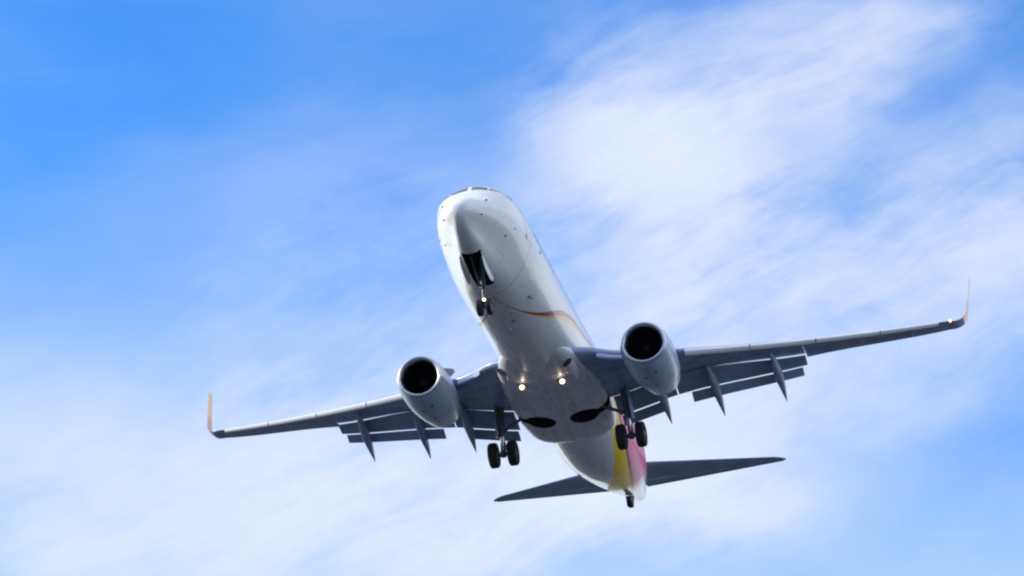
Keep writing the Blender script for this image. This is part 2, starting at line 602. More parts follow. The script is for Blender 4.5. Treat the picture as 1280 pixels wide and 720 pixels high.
def fuselage():
    ss = [0.004, .02, .05, .1, .18, .3, .45, .6, .8] + list(np.arange(1, 6.5, .22)) + list(np.arange(6.7, 24.6, .6)) + list(np.arange(24.8, 37.5, .3)) + [37.6]
    n = 96
    v, f, uvs = [], [], []
    for s in ss:
        for j in range(n):
            v.append(tuple(fus(s, -180 + 360 * j / n)))
    for i in range(len(ss) - 1):
        for j in range(n):
            a, b = i * n + j, i * n + (j + 1) % n
            f.append((a, b, b + n, a + n))
            u0, u1 = j / n, (j + 1) / n
            uvs.append(((u0, ss[i] / 40), (u1, ss[i] / 40), (u1, ss[i + 1] / 40), (u0, ss[i + 1] / 40)))
    f.append(tuple(range(n - 1, -1, -1)))
    uvs.append([(.5, 0)] * n)
    f.append(tuple((len(ss) - 1) * n + j for j in range(n)))
    uvs.append([(.5, .94)] * n)
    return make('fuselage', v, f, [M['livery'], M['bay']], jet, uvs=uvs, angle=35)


def fairing():
    st = [(11.6, .9, -1.0, -1.82), (12.6, 1.3, -.95, -1.97), (13.6, 1.66, -.80, -2.045), (14.4, 1.84, -.70, -2.10), (15.4, 1.98, -.62, -2.18), (17, 2.10, -.55, -2.26),
          (19.5, 2.10, -.6, -2.3), (20.6, 2.04, -.7, -2.28), (21.3, 1.9, -.9, -2.23), (21.7, 1.72, -1.05, -2.14), (21.95, 1.5, -1.2, -2.04), (22.0, 1.3, -1.3, -1.98)]
    fs = [pchip([q[0] for q in st], [q[k] for q in st]) for k in (1, 2, 3)]
    ss = list(np.arange(11.6, 21.2, .35)) + [21.3, 21.5, 21.7, 21.82, 21.9, 21.95, 22.0]
    n = 72
    v, f, uvs = [], [], []
    for s in ss:
        w, t, b = (g(s) for g in fs)
        c, h = (t + b) / 2, (t - b) / 2
        for j in range(n):
            th = 2 * math.pi * j / n - math.pi
            sy, cz = math.sin(th), -math.cos(th)
            q = lerp(2.0, 2.5, min(max((s - 13.2) / 4, 0), 1))
            v.append(P(s, w * math.copysign(abs(sy)**(2 / q), sy), c + h * math.copysign(abs(cz)**(2 / q), cz)))
    for i in range(len(ss) - 1):
        for j in range(n):
            a, b = i * n + j, i * n + (j + 1) % n
            f.append((a, b, b + n, a + n))
    f.append(tuple(range(n - 1, -1, -1)))
    f.append(tuple((len(ss) - 1) * n + j for j in range(n)))
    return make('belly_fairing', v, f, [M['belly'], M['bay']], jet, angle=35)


def belly_mat():
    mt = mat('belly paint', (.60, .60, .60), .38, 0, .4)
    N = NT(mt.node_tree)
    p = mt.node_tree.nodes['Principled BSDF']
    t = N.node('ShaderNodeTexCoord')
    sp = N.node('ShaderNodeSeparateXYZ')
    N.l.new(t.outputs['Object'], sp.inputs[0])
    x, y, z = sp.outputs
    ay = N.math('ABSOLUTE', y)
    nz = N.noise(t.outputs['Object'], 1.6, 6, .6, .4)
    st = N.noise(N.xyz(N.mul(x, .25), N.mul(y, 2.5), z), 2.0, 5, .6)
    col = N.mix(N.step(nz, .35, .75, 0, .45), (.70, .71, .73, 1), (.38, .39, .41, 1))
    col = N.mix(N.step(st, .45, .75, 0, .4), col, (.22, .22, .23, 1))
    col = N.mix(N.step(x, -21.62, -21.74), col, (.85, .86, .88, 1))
    seam = None
    for k in (-14.1, -15.6, -17.2, -19.9, -20.9):
        g = N.step(N.math('ABSOLUTE', N.sub(x, k)), .022, .008, 0, .35)
        seam = g if seam is None else N.mx(seam, g)
    for k in (.02, 1.05):
        seam = N.mx(seam, N.step(N.math('ABSOLUTE', N.sub(ay, k)), .018, .006, 0, .3))
    col = N.mix(seam, col, (.05, .05, .06, 1))
    N.l.new(col, p.inputs['Base Color'])
    return mt


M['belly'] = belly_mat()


def cutter(name, mb):
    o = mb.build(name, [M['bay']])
    return o


def cut(o, cutters):
    for c in cutters:
        md = o.modifiers.new('cut', 'BOOLEAN')
        md.operation = 'DIFFERENCE'
        md.object = c
        md.solver = 'EXACT'
        md.material_mode = 'TRANSFER'
    dg = bpy.context.evaluated_depsgraph_get()
    new = bpy.data.meshes.new_from_object(o.evaluated_get(dg), preserve_all_data_layers=True, depsgraph=dg)
    o.modifiers.clear()
    old = o.data
    o.data = new
    new.name = old.name
    bpy.data.meshes.remove(old)
    new.set_sharp_from_angle(angle=R(35))


body = fuselage()
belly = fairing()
cuts = []
# nose gear bay: tapering box
nb = MB()
nb.loft([[P(1.85, -.40, -2.4), P(1.85, .40, -2.4), P(1.85, .40, -.9), P(1.85, -.40, -.9)],
         [P(3.3, -.41, -2.4), P(3.3, .41, -2.4), P(3.3, .41, -.9), P(3.3, -.41, -.9)],
         [P(4.35, -.34, -2.4), P(4.35, .34, -2.4), P(4.35, .34, -.9), P(4.35, -.34, -.9)]])
nbo = cutter('cut_nose', nb)
bpy.context.view_layer.update()
wells = []
for sg in (1, -1):
    w = MB()
    w.lathe(P(18.72, .98 * sg, -3), (0, 0, 1), [(0, .66), (1.75, .66)], n=48, caps=True, ref=(1, 0, 0))
    wells.append(cutter('cut_well', w))
    w = MB()
    y0, y1 = .9 * sg, 3.2 * sg
    w.loft([[P(18.42, y0, -3), P(19.02, y0, -3), P(19.02, y0, -1.32), P(18.42, y0, -1.32)],
            [P(18.55, y1, -3), P(18.98, y1, -3), P(18.98, y1, -1.32), P(18.55, y1, -1.32)]])
    wells.append(cutter('cut_slot', w))
for o in [nbo] + wells:
    o.parent = jet
bpy.context.view_layer.update()
cut(body, [nbo] + wells)
cut(belly, wells)
for o in [nbo] + wells:
    me = o.data
    bpy.data.objects.remove(o)
    bpy.data.meshes.remove(me)


# ------------------------------------------------------------------ wings
def zw(y):
    d = abs(y) - 1.88
    return -1.35 + .105 * d + .0049 * d * d


LE = pchip([0, 1.2, 2.06, 3.2, 5.84, 11.97, 16.6, 17.2], [12.6, 13.25, 13.65, 14.75, 16.27, 19.75, 22.4, 22.75])
TE = pchip([0, 2.2, 5.5, 10.6, 16.75, 17.2], [20.75, 20.6, 20.35, 21.15, 23.68, 23.85])
COVE = pchip([0, 2.2, 5.4, 10.5, 10.7], [19.4, 19.2, 18.55, 20.62, 20.7])   # rear end of the fixed wing box, ahead of the flaps


def airfoil(n=20, tc=.12, camber=.018, cut_at=1.0):
    """closed loop of (x, z) on a unit chord, from the upper rear edge round the nose to the lower rear edge"""
    up, lo = [], []
    for i in range(n + 1):
        x = (1 - math.cos(math.pi * i / n)) / 2 * cut_at
        yt = 5 * tc * (.2969 * math.sqrt(x) - .126 * x - .3516 * x * x + .2843 * x**3 - .1036 * x**4)
        zc = camber * 4 * x * (1 - x)
        up.append((x, zc + yt))
        lo.append((x, zc - yt * .82))
    return up[::-1] + lo[1:]


def section(s0, y, z0, chord, loop, deg=0.0):
    c, s_ = math.cos(R(deg)), math.sin(R(deg))
    return [P(s0 + (x * c + z * s_) * chord, y, z0 + (z * c - x * s_) * chord) for x, z in loop]


def tcr(y):
    return lerp(.135, .095, min(max((abs(y) - 2) / 14, 0), 1))


def wing_mat():
    mt = mat('wing paint with panels', (.22, .275, .42), .40, 0, .2)
    N = NT(mt.node_tree)
    p = mt.node_tree.nodes['Principled BSDF']
    t = N.node('ShaderNodeTexCoord')
    sp = N.node('ShaderNodeSeparateXYZ')
    N.l.new(t.outputs['Object'], sp.inputs[0])
    x, y, z = sp.outputs
    ay = N.math('ABSOLUTE', y)
    s = N.mul(x, -1.0)
    f = N.sub(s, N.add(12.93, N.mul(ay, .572)))          # metres behind the outer leading edge
    g = N.sub(N.add(16.79, N.mul(ay, .411)), s)          # metres ahead of the outer trailing edge
    nz = N.noise(N.xyz(N.mul(x, 1.2), N.mul(y, .5), z), 1.4, 6, .6, .3)
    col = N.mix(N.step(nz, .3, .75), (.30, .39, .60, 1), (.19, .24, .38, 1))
    line = N.step(N.math('ABSOLUTE', N.sub(f, .62)), .03, .012, 0, .55)
    line = N.mx(line, N.mul(N.step(N.math('ABSOLUTE', N.sub(g, .62)), .03, .012, 0, .7), N.step(ay, 10.7, 10.75)))
    for k in (11.7, 15.1):
        line = N.mx(line, N.mul(N.step(N.math('ABSOLUTE', N.sub(ay, k)), .03, .012, 0, .7), N.step(g, .66, .6)))
    for k in (3.4, 4.3, 7.6, 10.2, 12.9):
        line = N.mx(line, N.step(N.math('ABSOLUTE', N.sub(ay, k)), .022, .008, 0, .35))
    # row of oval tank covers
    u = N.div(N.sub(N.math('FRACT', N.div(ay, .82)), .5), .27)
    v = N.div(N.sub(f, N.sub(1.55, N.mul(ay, .045))), .17)
    d = N.math('SQRT', N.add(N.mul(u, u), N.mul(v, v)))
    oval = N.mul(N.step(N.math('ABSOLUTE', N.sub(d, 1.0)), .22, .08, 0, .6), N.step(ay, 15.2, 15.1))
    line = N.mx(line, oval)
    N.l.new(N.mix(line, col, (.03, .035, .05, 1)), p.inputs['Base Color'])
    return mt


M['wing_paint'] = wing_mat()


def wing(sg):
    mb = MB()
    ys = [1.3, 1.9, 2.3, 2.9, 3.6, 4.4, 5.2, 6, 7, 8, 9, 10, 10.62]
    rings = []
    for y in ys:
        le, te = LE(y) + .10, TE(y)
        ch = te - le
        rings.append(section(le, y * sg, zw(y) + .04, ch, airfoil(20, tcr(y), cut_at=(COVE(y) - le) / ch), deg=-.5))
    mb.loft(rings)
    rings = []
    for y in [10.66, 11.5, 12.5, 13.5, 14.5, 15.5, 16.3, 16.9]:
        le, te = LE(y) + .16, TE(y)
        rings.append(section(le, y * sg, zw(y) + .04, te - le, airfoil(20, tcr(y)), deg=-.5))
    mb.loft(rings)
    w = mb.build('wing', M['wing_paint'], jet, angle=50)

    def span_piece(name, ya, yb, fn, mt, n=6, parent=w, **kw):
        b = MB()
        b.loft([fn(lerp(ya, yb, i / n)) for i in range(n + 1)])
        return b.build(name, mt, parent, **kw)

    # leading-edge slats: a hooked nose shell pushed forward and down
    def slat_sec(y):
        ch = TE(y) - LE(y)
        k = lerp(1.0, .62, (y - 5.7) / 11)
        s0, z0 = LE(y) - .04, zw(y) - .06
        out = [(.62, .27), (.40, .235), (.20, .165), (.07, .085), (.0, -.005), (.02, -.09), (.08, -.155), (.17, -.18)]
        inn = [(.18, -.155), (.14, -.08), (.12, .0), (.20, .08), (.36, .165), (.61, .25)]
        return [P(s0 + a * k, y * sg, z0 + b * k) for a, b in out + inn]
    for ya, yb in ((5.95, 8.55), (8.6, 11.25), (11.3, 13.95), (14.0, 16.45)):
        span_piece('slat', ya, yb, slat_sec, M['slat'])

    # inboard Krueger flap, swung down and forward of the root
    def kru(y):
        s0, z0 = LE(y) - .02, zw(y) - .02
        return [P(s0 + a, y * sg, z0 + b) for a, b in ((.34, .04), (.10, -.02), (-.12, -.15), (-.24, -.30), (-.22, -.36), (-.15, -.35), (.0, -.22), (.14, -.11), (.34, -.02))]
    span_piece('krueger_flap', 2.55, 3.75, kru, M['wing_grey'], n=3)

    # double slotted flaps
    def fore(y):
        s0 = COVE(y) - .06 + lerp(.0, .0, y / 10)
        L = pchip([2.2, 5.4, 10.6], [1.30, 1.34, .68])(y)
        z0 = zw(y) - .07
        return section(s0, y * sg, z0, L, airfoil(10, .15, .03), deg=17)

    def aft(y):
        s0 = COVE(y) - .06
        L = pchip([2.2, 5.4, 10.6], [1.30, 1.34, .68])(y)
        z0 = zw(y) - .07
        s1, z1 = s0 + (L + .03) * math.cos(R(17)), z0 - (L + .03) * math.sin(R(17)) - .03
        La = pchip([2.2, 5.4, 10.6], [.56, .56, .45])(y)
        return section(s1, y * sg, z1, La, airfoil(8, .14, .03), deg=33)
    for ya, yb in ((2.25, 4.98), (5.04, 10.62)):
        span_piece('flap', ya, yb, fore, M['flap'])
    for ya, yb in ((2.35, 4.35), (5.6, 10.4)):
        span_piece('aft_flap', ya, yb, aft, M['flap'])

    # canoe fairings over the flap tracks
    for y, s1, L, d in ((4.43, 17.6, 3.3, 1.02), (6.7, 18.2, 3.5, 1.0), (9.42, 18.9, 3.4, .95)):
        b = MB()
        rings = []
        yr = y - .12
        for i in range(13):
            t = i / 12
            wd = .21 * (math.sin(math.pi * min(1, t * 1.5 + .1) / 2) if t < .5 else 1) * (1 - max(0, (t - .45) / .55)**1.6 * .93)
            hh = .30 * (1 - max(0, (t - .5) / .5)**1.5 * .9) * min(1, .25 + t * 2.5)
            yy = lerp(yr, y, t)
            zc = zw(y) - .16 - d * (t ** 1.7) - .06
            rings.append([P(s1 + L * t, (yy + wd * math.cos(a)) * sg, zc + hh * math.sin(a)) for a in (2 * math.pi * k / 16 for k in range(16))])
        b.loft(rings)
        b.build('flap_fairing', M['fairing'], w)

    # blended winglet
    b = MB()
    rings = []
    N = 12
    for i in range(N + 1):
        t = i / N
        if t < .4:
            a = t / .4 * R(82)
            y, z = 16.9 + .75 * math.sin(a), zw(16.9) + .04 + .75 * (1 - math.cos(a))
            can = a
        else:
            q = (t - .4) / .6
            can = R(82)
            y = 16.9 + .75 * math.sin(can) + q * 1.9 * math.cos(can)
            z = zw(16.9) + .04 + .75 * (1 - math.cos(can)) + q * 2.28 * math.sin(can)
        arc = t * 2.9
        le = LE(16.9) + .16 + (arc * .62 if t > 0 else 0) + .25 * t * t
        ch = lerp(TE(16.9) - LE(16.9) - .16, .52, t ** .7)
        pts = []
        for x, zz in airfoil(12, .06, .0):
            off = zz * ch
            pts.append(P(le + x * ch, (y - off * math.sin(can)) * sg, z + off * math.cos(can)))
        rings.append(pts)
    k = 3
    b.loft(rings[:k + 1], 0, caps=False)
    b.loft(rings[k:8], 1, caps=False)
    b.loft(rings[7:], 2, caps=False)
    b.f.append(tuple(len(b.v) - len(rings[0]) + j for j in range(len(rings[0]))))
    b.m.append(2)
    nr = len(rings[0])
    for i, q in enumerate(b.f):                  # the outboard face is white, the inboard face carries the tail colours
        if b.m[i] == 2 and (len(q) > 4 or (q[0] % nr) >= 12):
            b.m[i] = 3
    b.build('winglet', [M['wing_grey'], M['orange'], M['amber'], M['white']], w, angle=50)
    # wing tip lamp
    b = MB()
    b.lathe(P(LE(16.9) + .17, 16.95 * sg, zw(16.9) + .05), (1, .25 * sg, -.1), [(-.1, .05), (0, .06), (.06, .045), (.09, .0)], n=12, caps=True)
    b.build('navigation_light', M['nav_red'] if sg > 0 else M['nav_green'], w)

    # small vents and drain masts under the tank
    for y, f_ in ((13.6, .03), (15.4, .03)):
        b = MB()
        b.lathe(P(LE(y) + .35, y * sg, zw(y) - .06), (0, 0, -1), [(0, .08), (.02, .08), (.02, .001)], n=12)
        b.build('tank_vent', M['black'], w)
    return w


# ------------------------------------------------------------------ engines
def engine(sg):
    Y, Z, S0 = 4.83 * sg, -1.94, 12.35
    n = 64

    def ring(ds, r, flat=1.0, dz=0.0):
        pts = []
        for j in range(n):
            a = 2 * math.pi * j / n
            y, z = math.sin(a), math.cos(a)
            zz = z * (1 if z > 0 else flat)
            yy = y * (1.0 + (.035 if z < 0 else .0) * (1 - abs(z)))
            pts.append(P(S0 + ds, Y + r * yy, Z + dz + r * zz))
        return pts
    prof = [(.10, .955), (.22, .985), (.45, 1.025), (.8, 1.06), (1.3, 1.085), (1.8, 1.085), (2.3, 1.065), (2.8, 1.02), (3.4, .93), (4.1, .80)]
    b = MB()
    b.loft([ring(d, r, .965, -.02 * min(d, 1)) for d, r in prof] + [ring(4.1, .78, .97, -.02), ring(3.4, .86, .97, -.02), ring(2.6, .92, .97, -.02)], caps=False)
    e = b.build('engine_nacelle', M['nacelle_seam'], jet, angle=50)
    b = MB()
    b.loft([ring(.10, .955, .965), ring(.055, .942, .965), ring(.02, .92, .965), ring(0, .875, .965), ring(.012, .835, .97), ring(.05, .80, .975), ring(.12, .765, .98), ring(.22, .74, .985)], caps=False)
    b.build('inlet_lip', M['lip'], e, angle=60)
    b = MB()
    b.loft([ring(.22, .74, .985), ring(.5, .73, .99), ring(.9, .765), ring(1.5, .785)], caps=False)
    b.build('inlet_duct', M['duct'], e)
    b = MB()                                     # fan: 24 twisted blades and a backing disc
    for k in range(24):
        a0 = 2 * math.pi * k / 24
        pts = []
        for r, tw in ((.24, 20), (.5, 42), (.77, 60)):
            for q in (-1, 1):
                da = q * .075 * math.sin(R(tw)) * 1.4 / r * r
                ang = a0 + da / r * .8
                pts.append(P(S0 + 1.0 + q * .1 * math.cos(R(tw)), Y + r * math.sin(ang), Z + r * math.cos(ang)))
        b.piece(pts, [(0, 1, 3, 2), (2, 3, 5, 4)], 0)
    b.lathe(P(S0 + 1.25, Y, Z), (-1, 0, 0), [(0, .784), (.03, .0)], n=40, mi=1)
    b.build('fan', [M['fan'], M['duct']], e, recalc=False, angle=20)
    b = MB()
    b.lathe(P(S0 + 1.15, Y, Z), (1, 0, 0), [(0, .25), (.2, .245), (.36, .18), (.5, .085), (.56, .0)], n=28, caps=True)
    b.build('spinner', M['spinner'], e)
    b = MB()
    b.lathe(P(S0 + 2.6, Y, Z - .02), (-1, 0, 0), [(0, .68), (.8, .66), (1.6, .54), (2.2, .42), (2.2, .39), (1.9, .40)], n=36)
    b.lathe(P(S0 + 4.2, Y, Z - .02), (-1, 0, 0), [(0, .33), (.4, .28), (1.0, .10), (1.15, .0)], n=28)
    b.build('exhaust_nozzle', M['hot'], e)
    b = MB()                                     # pylon
    rings = []
    for s, w, zt, zb in ((13.3, .02, -.78, -.92), (13.9, .12, -.62, -1.0), (14.8, .19, -.52, -1.1), (15.9, .22, -.66, -1.2), (17.2, .2, -.78, -1.45), (18.4, .12, -.86, -1.25), (19.2, .02, -.92, -1.05)):
        rings.append([P(s, Y + w * math.cos(a), (zt + zb) / 2 + (zt - zb) / 2 * math.sin(a)) for a in (2 * math.pi * k / 20 for k in range(20))])
    b.loft(rings)
    b.build('pylon', M['nacelle'], e)
    b = MB()                                     # strake on the inboard flank
    a = R(52)
    ny, nz = -math.sin(a) * sg, math.cos(a)
    q = lambda s, r: Vector(P(S0 + s, Y + ny * r, Z + nz * r))
    sd = Vector((0, nz, -ny)) * .014
    out = [q(1.0, 1.05), q(1.75, 1.40), q(2.1, 1.4), q(2.15, 1.02)]
    b.loft([[tuple(p - sd) for p in out], [tuple(p + sd) for p in out]])
    b.build('strake', M['nacelle'], e, smooth=False)
    b = MB()                                     # drain mast below
    b.box(P(S0 + 2.3, Y + .1, Z - 1.03), (.09, 0, 0), (0, .02, 0), (-.03, 0, .08))
    b.build('drain_mast', M['antenna'], e, smooth=False)
    for ds, dy in ((1.0, .28), (1.35, -.2)):
        b = MB()
        p = Vector(P(S0 + ds, Y + dy, Z - .02 - 1.04 * math.sqrt(1 - (dy / 1.08)**2) - .012))
        b.lathe(p, (0, dy * .6, -1), [(-.04, .05), (.015, .05), (.016, .0)], n=12)
        b.build('access_cap', M['antenna'], e)
    return e


def nacelle_mat():
    mt = mat('nacelle paint', (.50, .53, .57), .36, 0, .4)
    N = NT(mt.node_tree)
    p = mt.node_tree.nodes['Principled BSDF']
    t = N.node('ShaderNodeTexCoord')
    sp = N.node('ShaderNodeSeparateXYZ')
    N.l.new(t.outputs['Object'], sp.inputs[0])
    x, y, z = sp.outputs
    nz = N.noise(t.outputs['Object'], 1.3, 6, .6, .5)
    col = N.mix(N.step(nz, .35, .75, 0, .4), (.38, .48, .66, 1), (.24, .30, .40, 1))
    seam = None
    for k in (-13.25, -14.6):
        g = N.step(N.math('ABSOLUTE', N.sub(x, k)), .022, .008, 0, .55)
        seam = g if seam is None else N.mx(seam, g)
    ay = N.math('ABSOLUTE', N.sub(N.math('ABSOLUTE', y), 4.83))
    seam = N.mx(seam, N.mul(N.step(ay, .02, .008, 0, .5), N.step(z, -2.6, -2.7)))
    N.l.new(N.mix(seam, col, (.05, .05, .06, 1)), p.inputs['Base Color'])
    return mt


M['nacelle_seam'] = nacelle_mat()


# ------------------------------------------------------------------ landing gear
def wheel(name, c, r, w, parent):
    b = MB()
    c = Vector(c)
    h = w / 2
    prof = [(-h * .78, r * .55), (-h * .95, r * .66), (-h, r * .78), (-h * .93, r * .90), (-h * .74, r * .97), (-h * .4, r), (-h * .36, r * .985), (-h * .1, r * .99), (-h * .06, r * 1.0),
            (h * .06, r), (h * .1, r * .99), (h * .36, r * .985), (h * .4, r), (h * .74, r * .97), (h * .93, r * .90), (h, r * .78), (h * .95, r * .66), (h * .78, r * .55)]
    b.lathe(c, (0, 1, 0), prof, n=40, mi=0)
    hub = [(-h * .78, r * .55), (-h * .5, r * .5), (-h * .55, r * .3), (-h * .85, r * .22), (-h * .85, .0)]
    b.lathe(c, (0, 1, 0), hub, n=40, mi=1)
    b.lathe(c, (0, 1, 0), [(-a, q) for a, q in hub], n=40, mi=1)
    return b.build(name, [M['tyre'], M['hub']], parent, angle=35)


def main_gear(sg):
    y = 2.86 * sg
    top = Vector(P(18.75, y - .1 * sg, -1.15))
    ax = Vector(P(19.25, y, -3.24))
    b = MB()
    mid = top.lerp(ax, .62)
    b.tube([top, mid], [.165, .145])
    b.tube([mid - (ax - top) * .02, ax], [.10, .10])
    b.tube([top.lerp(ax, .58), top.lerp(ax, .64)], [.18, .18])
    b.tube([ax + Vector((0, -.62, 0)), ax + Vector((0, .62, 0))], .085)
    b.tube([ax + Vector((0, 0, -.12)), ax + Vector((0, 0, .16))], [.13, .13])
    # torsion links behind the leg
    k = top.lerp(ax, .66)
    kn = k.lerp(ax, .5) + Vector((-.34, 0, .05))
    for p0, p1 in ((k, kn), (kn, ax + Vector((0, 0, .06)))):
        d = (p1 - p0) * .5
        b.box((p0 + p1) / 2, d, (0, .09, 0), d.cross(Vector((0, 1, 0))).normalized() * .03)
    # brake line
    b.tube([top.lerp(ax, .2) + Vector((.2, .05, 0)), top.lerp(ax, .5) + Vector((.24, .03, 0)), ax + Vector((.16, .0, .1))], .02, n=8)
    leg = b.build('main_gear', M['strut'], jet)
    b = MB()
    b.tube([top.lerp(ax, .63), top.lerp(ax, .92)], .104, n=18)
    b.build('shock_strut', M['chrome'], leg)
    for q in (-.43, .43):
        wheel('wheel', ax + Vector((0, q, 0)), .565, .40, leg)
    b = MB()
    b.tube([top.lerp(ax, .55), Vector(P(18.72, 1.55 * sg, -1.75))], [.075, .075])
    b.tube([top.lerp(ax, .5), Vector(P(18.2, y + .05 * sg, -1.2))], [.05, .05])
    b.build('side_brace', M['strut'], leg)
    b = MB()                                     # door panel carried on the outside of the leg
    c = top.lerp(ax, .34)
    d = (ax - top).normalized()
    f = Vector((0, 1, 0)).cross(d).normalized()
    rings = []
    for t, wd in ((-.74, .34), (-.3, .40), (.2, .38), (.55, .27), (.66, .16)):
        o = c + d * t + Vector((0, .25 * sg, 0))
        rings.append([tuple(o + f * (u * wd) + Vector((0, (vv_ - (u * u) * .06) * sg, 0))) for u, vv_ in ((-1, -.02), (-.5, -.02), (0, -.02), (.5, -.02), (1, -.02), (1, .02), (.5, .02), (0, .02), (-.5, .02), (-1, .02))])
    b.loft(rings)
    b.build('gear_door', M['wing_grey'], leg, angle=30)
    return leg


def nose_gear():
    top = Vector(P(3.75, 0, -1.15))
    ax = Vector(P(3.86, 0, -3.12))
    b = MB()
    mid = top.lerp(ax, .6)
    b.tube([top, mid], [.12, .105])
    b.tube([mid, ax], [.07, .07])
    b.tube([mid.lerp(top, .08), mid], [.13, .13])
    b.tube([ax + Vector((0, -.3, 0)), ax + Vector((0, .3, 0))], .05)
    kn = mid.lerp(ax, .55) + Vector((-.24, 0, 0))
    for p0, p1 in ((mid, kn), (kn, ax)):
        d = (p1 - p0) * .5
        b.box((p0 + p1) / 2, d, (0, .06, 0), d.cross(Vector((0, 1, 0))).normalized() * .02)
    leg = b.build('nose_gear', M['strut'], jet)
    for q in (-.2, .2):
        wheel('wheel', ax + Vector((0, q, 0)), .345, .2, leg)
    b = MB()
    for q in (-.13, .13):
        b.tube([mid + Vector((0, q * .6, 0)), Vector(P(2.75, q * 1.6, -1.35))], .045, n=10)
    b.build('drag_brace', M['strut'], leg)
    b = MB()
    c = mid.lerp(ax, .68) + Vector((.16, .03, 0))
    b.lathe(c, (1, 0, -.12), [(-.12, .03), (-.02, .058), (.0, .06)], n=20, mi=0, caps=False)
    b.lathe(c, (1, 0, -.12), [(.0, .052), (.02, .0)], n=20, mi=1, caps=False)
    b.build('taxi_light', [M['probe'], M['taxi']], leg)
    for sg in (1, -1):
        b = MB()
        rings = []
        for s, hh in ((1.9, .26), (2.15, .44), (2.6, .5), (3.1, .48), (3.5, .36), (3.62, .22)):
            yb = lerp(.405, .415, (s - 1.85) / 1.8)
            zt = fb(s) + .05
            rings.append([P(s, (yb + o + c) * sg, zt - h) for h, o, c in ((0, 0, .0), (hh * .5, .05, .0), (hh, .03, .0), (hh, .03, .03), (hh * .5, .05, .03), (0, 0, .03))])
        b.loft(rings)
        b.build('nose_gear_door', M['white'], jet, angle=30)
    return leg


# ------------------------------------------------------------------ tail
def tailplane(sg):
    le = lambda y: 33.35 + .612 * (y - 1.0)
    te = lambda y: 36.66 + .195 * (y - 1.5)
    zz = lambda y: .95 + .123 * (y - .8)
    b = MB()
    rings = []
    for y in (.55, 1.2, 2, 3, 4, 5, 6, 6.8, 7.15, 7.32):
        l, t = le(y), te(y)
        if y > 7:
            l += (y - 7.0) * .8
        hinge = l + (t - l) * .70
        rings.append(section(l, y * sg, zz(y), t - l, airfoil(14, .10, 0, cut_at=.68), deg=-1.0))
    b.loft(rings)
    o = b.build('tailplane', M['wing_grey'], jet, angle=50)
    b = MB()
    rings = []
    for y in (.6, 1.05, 2, 3, 4, 5, 6, 6.9, 7.2):
        l, t = le(y), te(y)
        c = t - l
        rings.append([P(l + c * a, y * sg, zz(y) + c * (h - .004) + .012) for a, h in ((.735, .022), (.77, .025), (1.0, .003), (1.0, -.001), (.77, -.023), (.735, -.02), (.722, 0))])
    b.loft(rings)
    b.build('elevator', M['fairing'], o, angle=50)
    return o


def fin():
    b = MB()
    rings = []
    for z, l, t, th in ((1.55, 29.0, 36.9, .03), (2.0, 31.0, 37.05, .06), (2.5, 32.2, 37.2, .085), (4, 33.6, 37.55, .09), (6, 35.3, 38.05, .09), (7.3, 36.4, 38.35, .09), (7.55, 36.8, 38.4, .07)):
        rings.append([P(l + (t - l) * x, zz * (t - l), z) for x, zz in airfoil(14, th, 0, cut_at=.70)])
    b.loft(rings)
    o = b.build('vertical_fin', M['red'], jet, angle=50)
    b = MB()
    rings = []
    for z, l, t in ((2.0, 31.0, 37.05), (4, 33.6, 37.55), (6, 35.3, 38.05), (7.2, 36.3, 38.32)):
        c = t - l
        rings.append([P(l + c * a, c * h, z) for a, h in ((.72, .022), (.78, .022), (1, .002), (1, -.002), (.78, -.022), (.72, -.022))])
    b.loft(rings)
    b.build('rudder', M['yellow'], o, angle=50)
    return o


for sg in (1, -1):
    wing(sg)
    engine(sg)
    main_gear(sg)
    tailplane(sg)
nose_gear()
fin()


# ------------------------------------------------------------------ fittings on the hull
def disc(name, s, deg, r, mt, h=.012, parent=body, n=14, stretch=1.0):
    p, nrm, a, c = fus_frame(s, deg)
    b = MB()
    ring = lambda o, k: [tuple(p + nrm * o + a * (math.cos(t) * r * k * stretch) + c * (math.sin(t) * r * k)) for t in (2 * math.pi * j / n for j in range(n))]
    b.loft([ring(-.03, 1), ring(h, 1), ring(h + .004, .8)])
    return b.build(name, mt, parent)


def blade(name, s, deg, L, h, mt, parent=body, sweep=.35):
    p, nrm, a, c = fus_frame(s, deg)
    b = MB()
    rings = []
    for t in (-.06, .5, 1):
        ch = L * (1 - .45 * max(t, 0))
        o = p + nrm * (h * t) + a * (max(t, 0) * h * sweep)
        rings.append([tuple(o + a * (x * ch) + c * (y * L)) for x, y in ((-.5, 0), (-.25, .07), (.1, .08), (.5, 0), (.1, -.08), (-.25, -.07))])
    b.loft(rings)
    return b.build(name, mt, parent, angle=60)


for sg in (1, -1):
    for s, dg in ((1.35, 122), (.86, 76)):
        p, nrm, a, c = fus_frame(s, dg * sg)
        b = MB()
        b.tube([p - nrm * .02, p + nrm * .05, p + nrm * .065 - a * .10], [.035, .028, .014], n=10)
        b.build('air_data_probe', M['probe'], body)
    disc('static_port', 2.95, 67 * sg, .05, M['probe'])
    disc('static_port', 3.4, 80 * sg, .035, M['probe'])
    # crest by the front door
    disc('door_emblem', 4.62, 86 * sg, .13, M['emblem'], h=.004)
blade('blade_antenna', 7.0, 41.5, .26, .14, M['antenna'])
blade('blade_antenna', 5.5, 3.0, .22, .12, M['antenna'])
blade('blade_antenna', 8.6, 0, .26, .12, M['belly'])
disc('drain_port', 6.6, 92, .07, M['probe'])
disc('drain_port', 7.3, 11.5, .07, M['fairing'])
disc('drain_port', 8.0, 9, .11, M['fairing'])
disc('outflow_valve', 27.6, -38, .14, M['probe'])
b = MB()
p, nrm, a, c = fus_frame(10.9, 0)
b.lathe(p, nrm, [(-.03, .11), (.04, .11), (.12, .08), (.15, .0)], n=18)
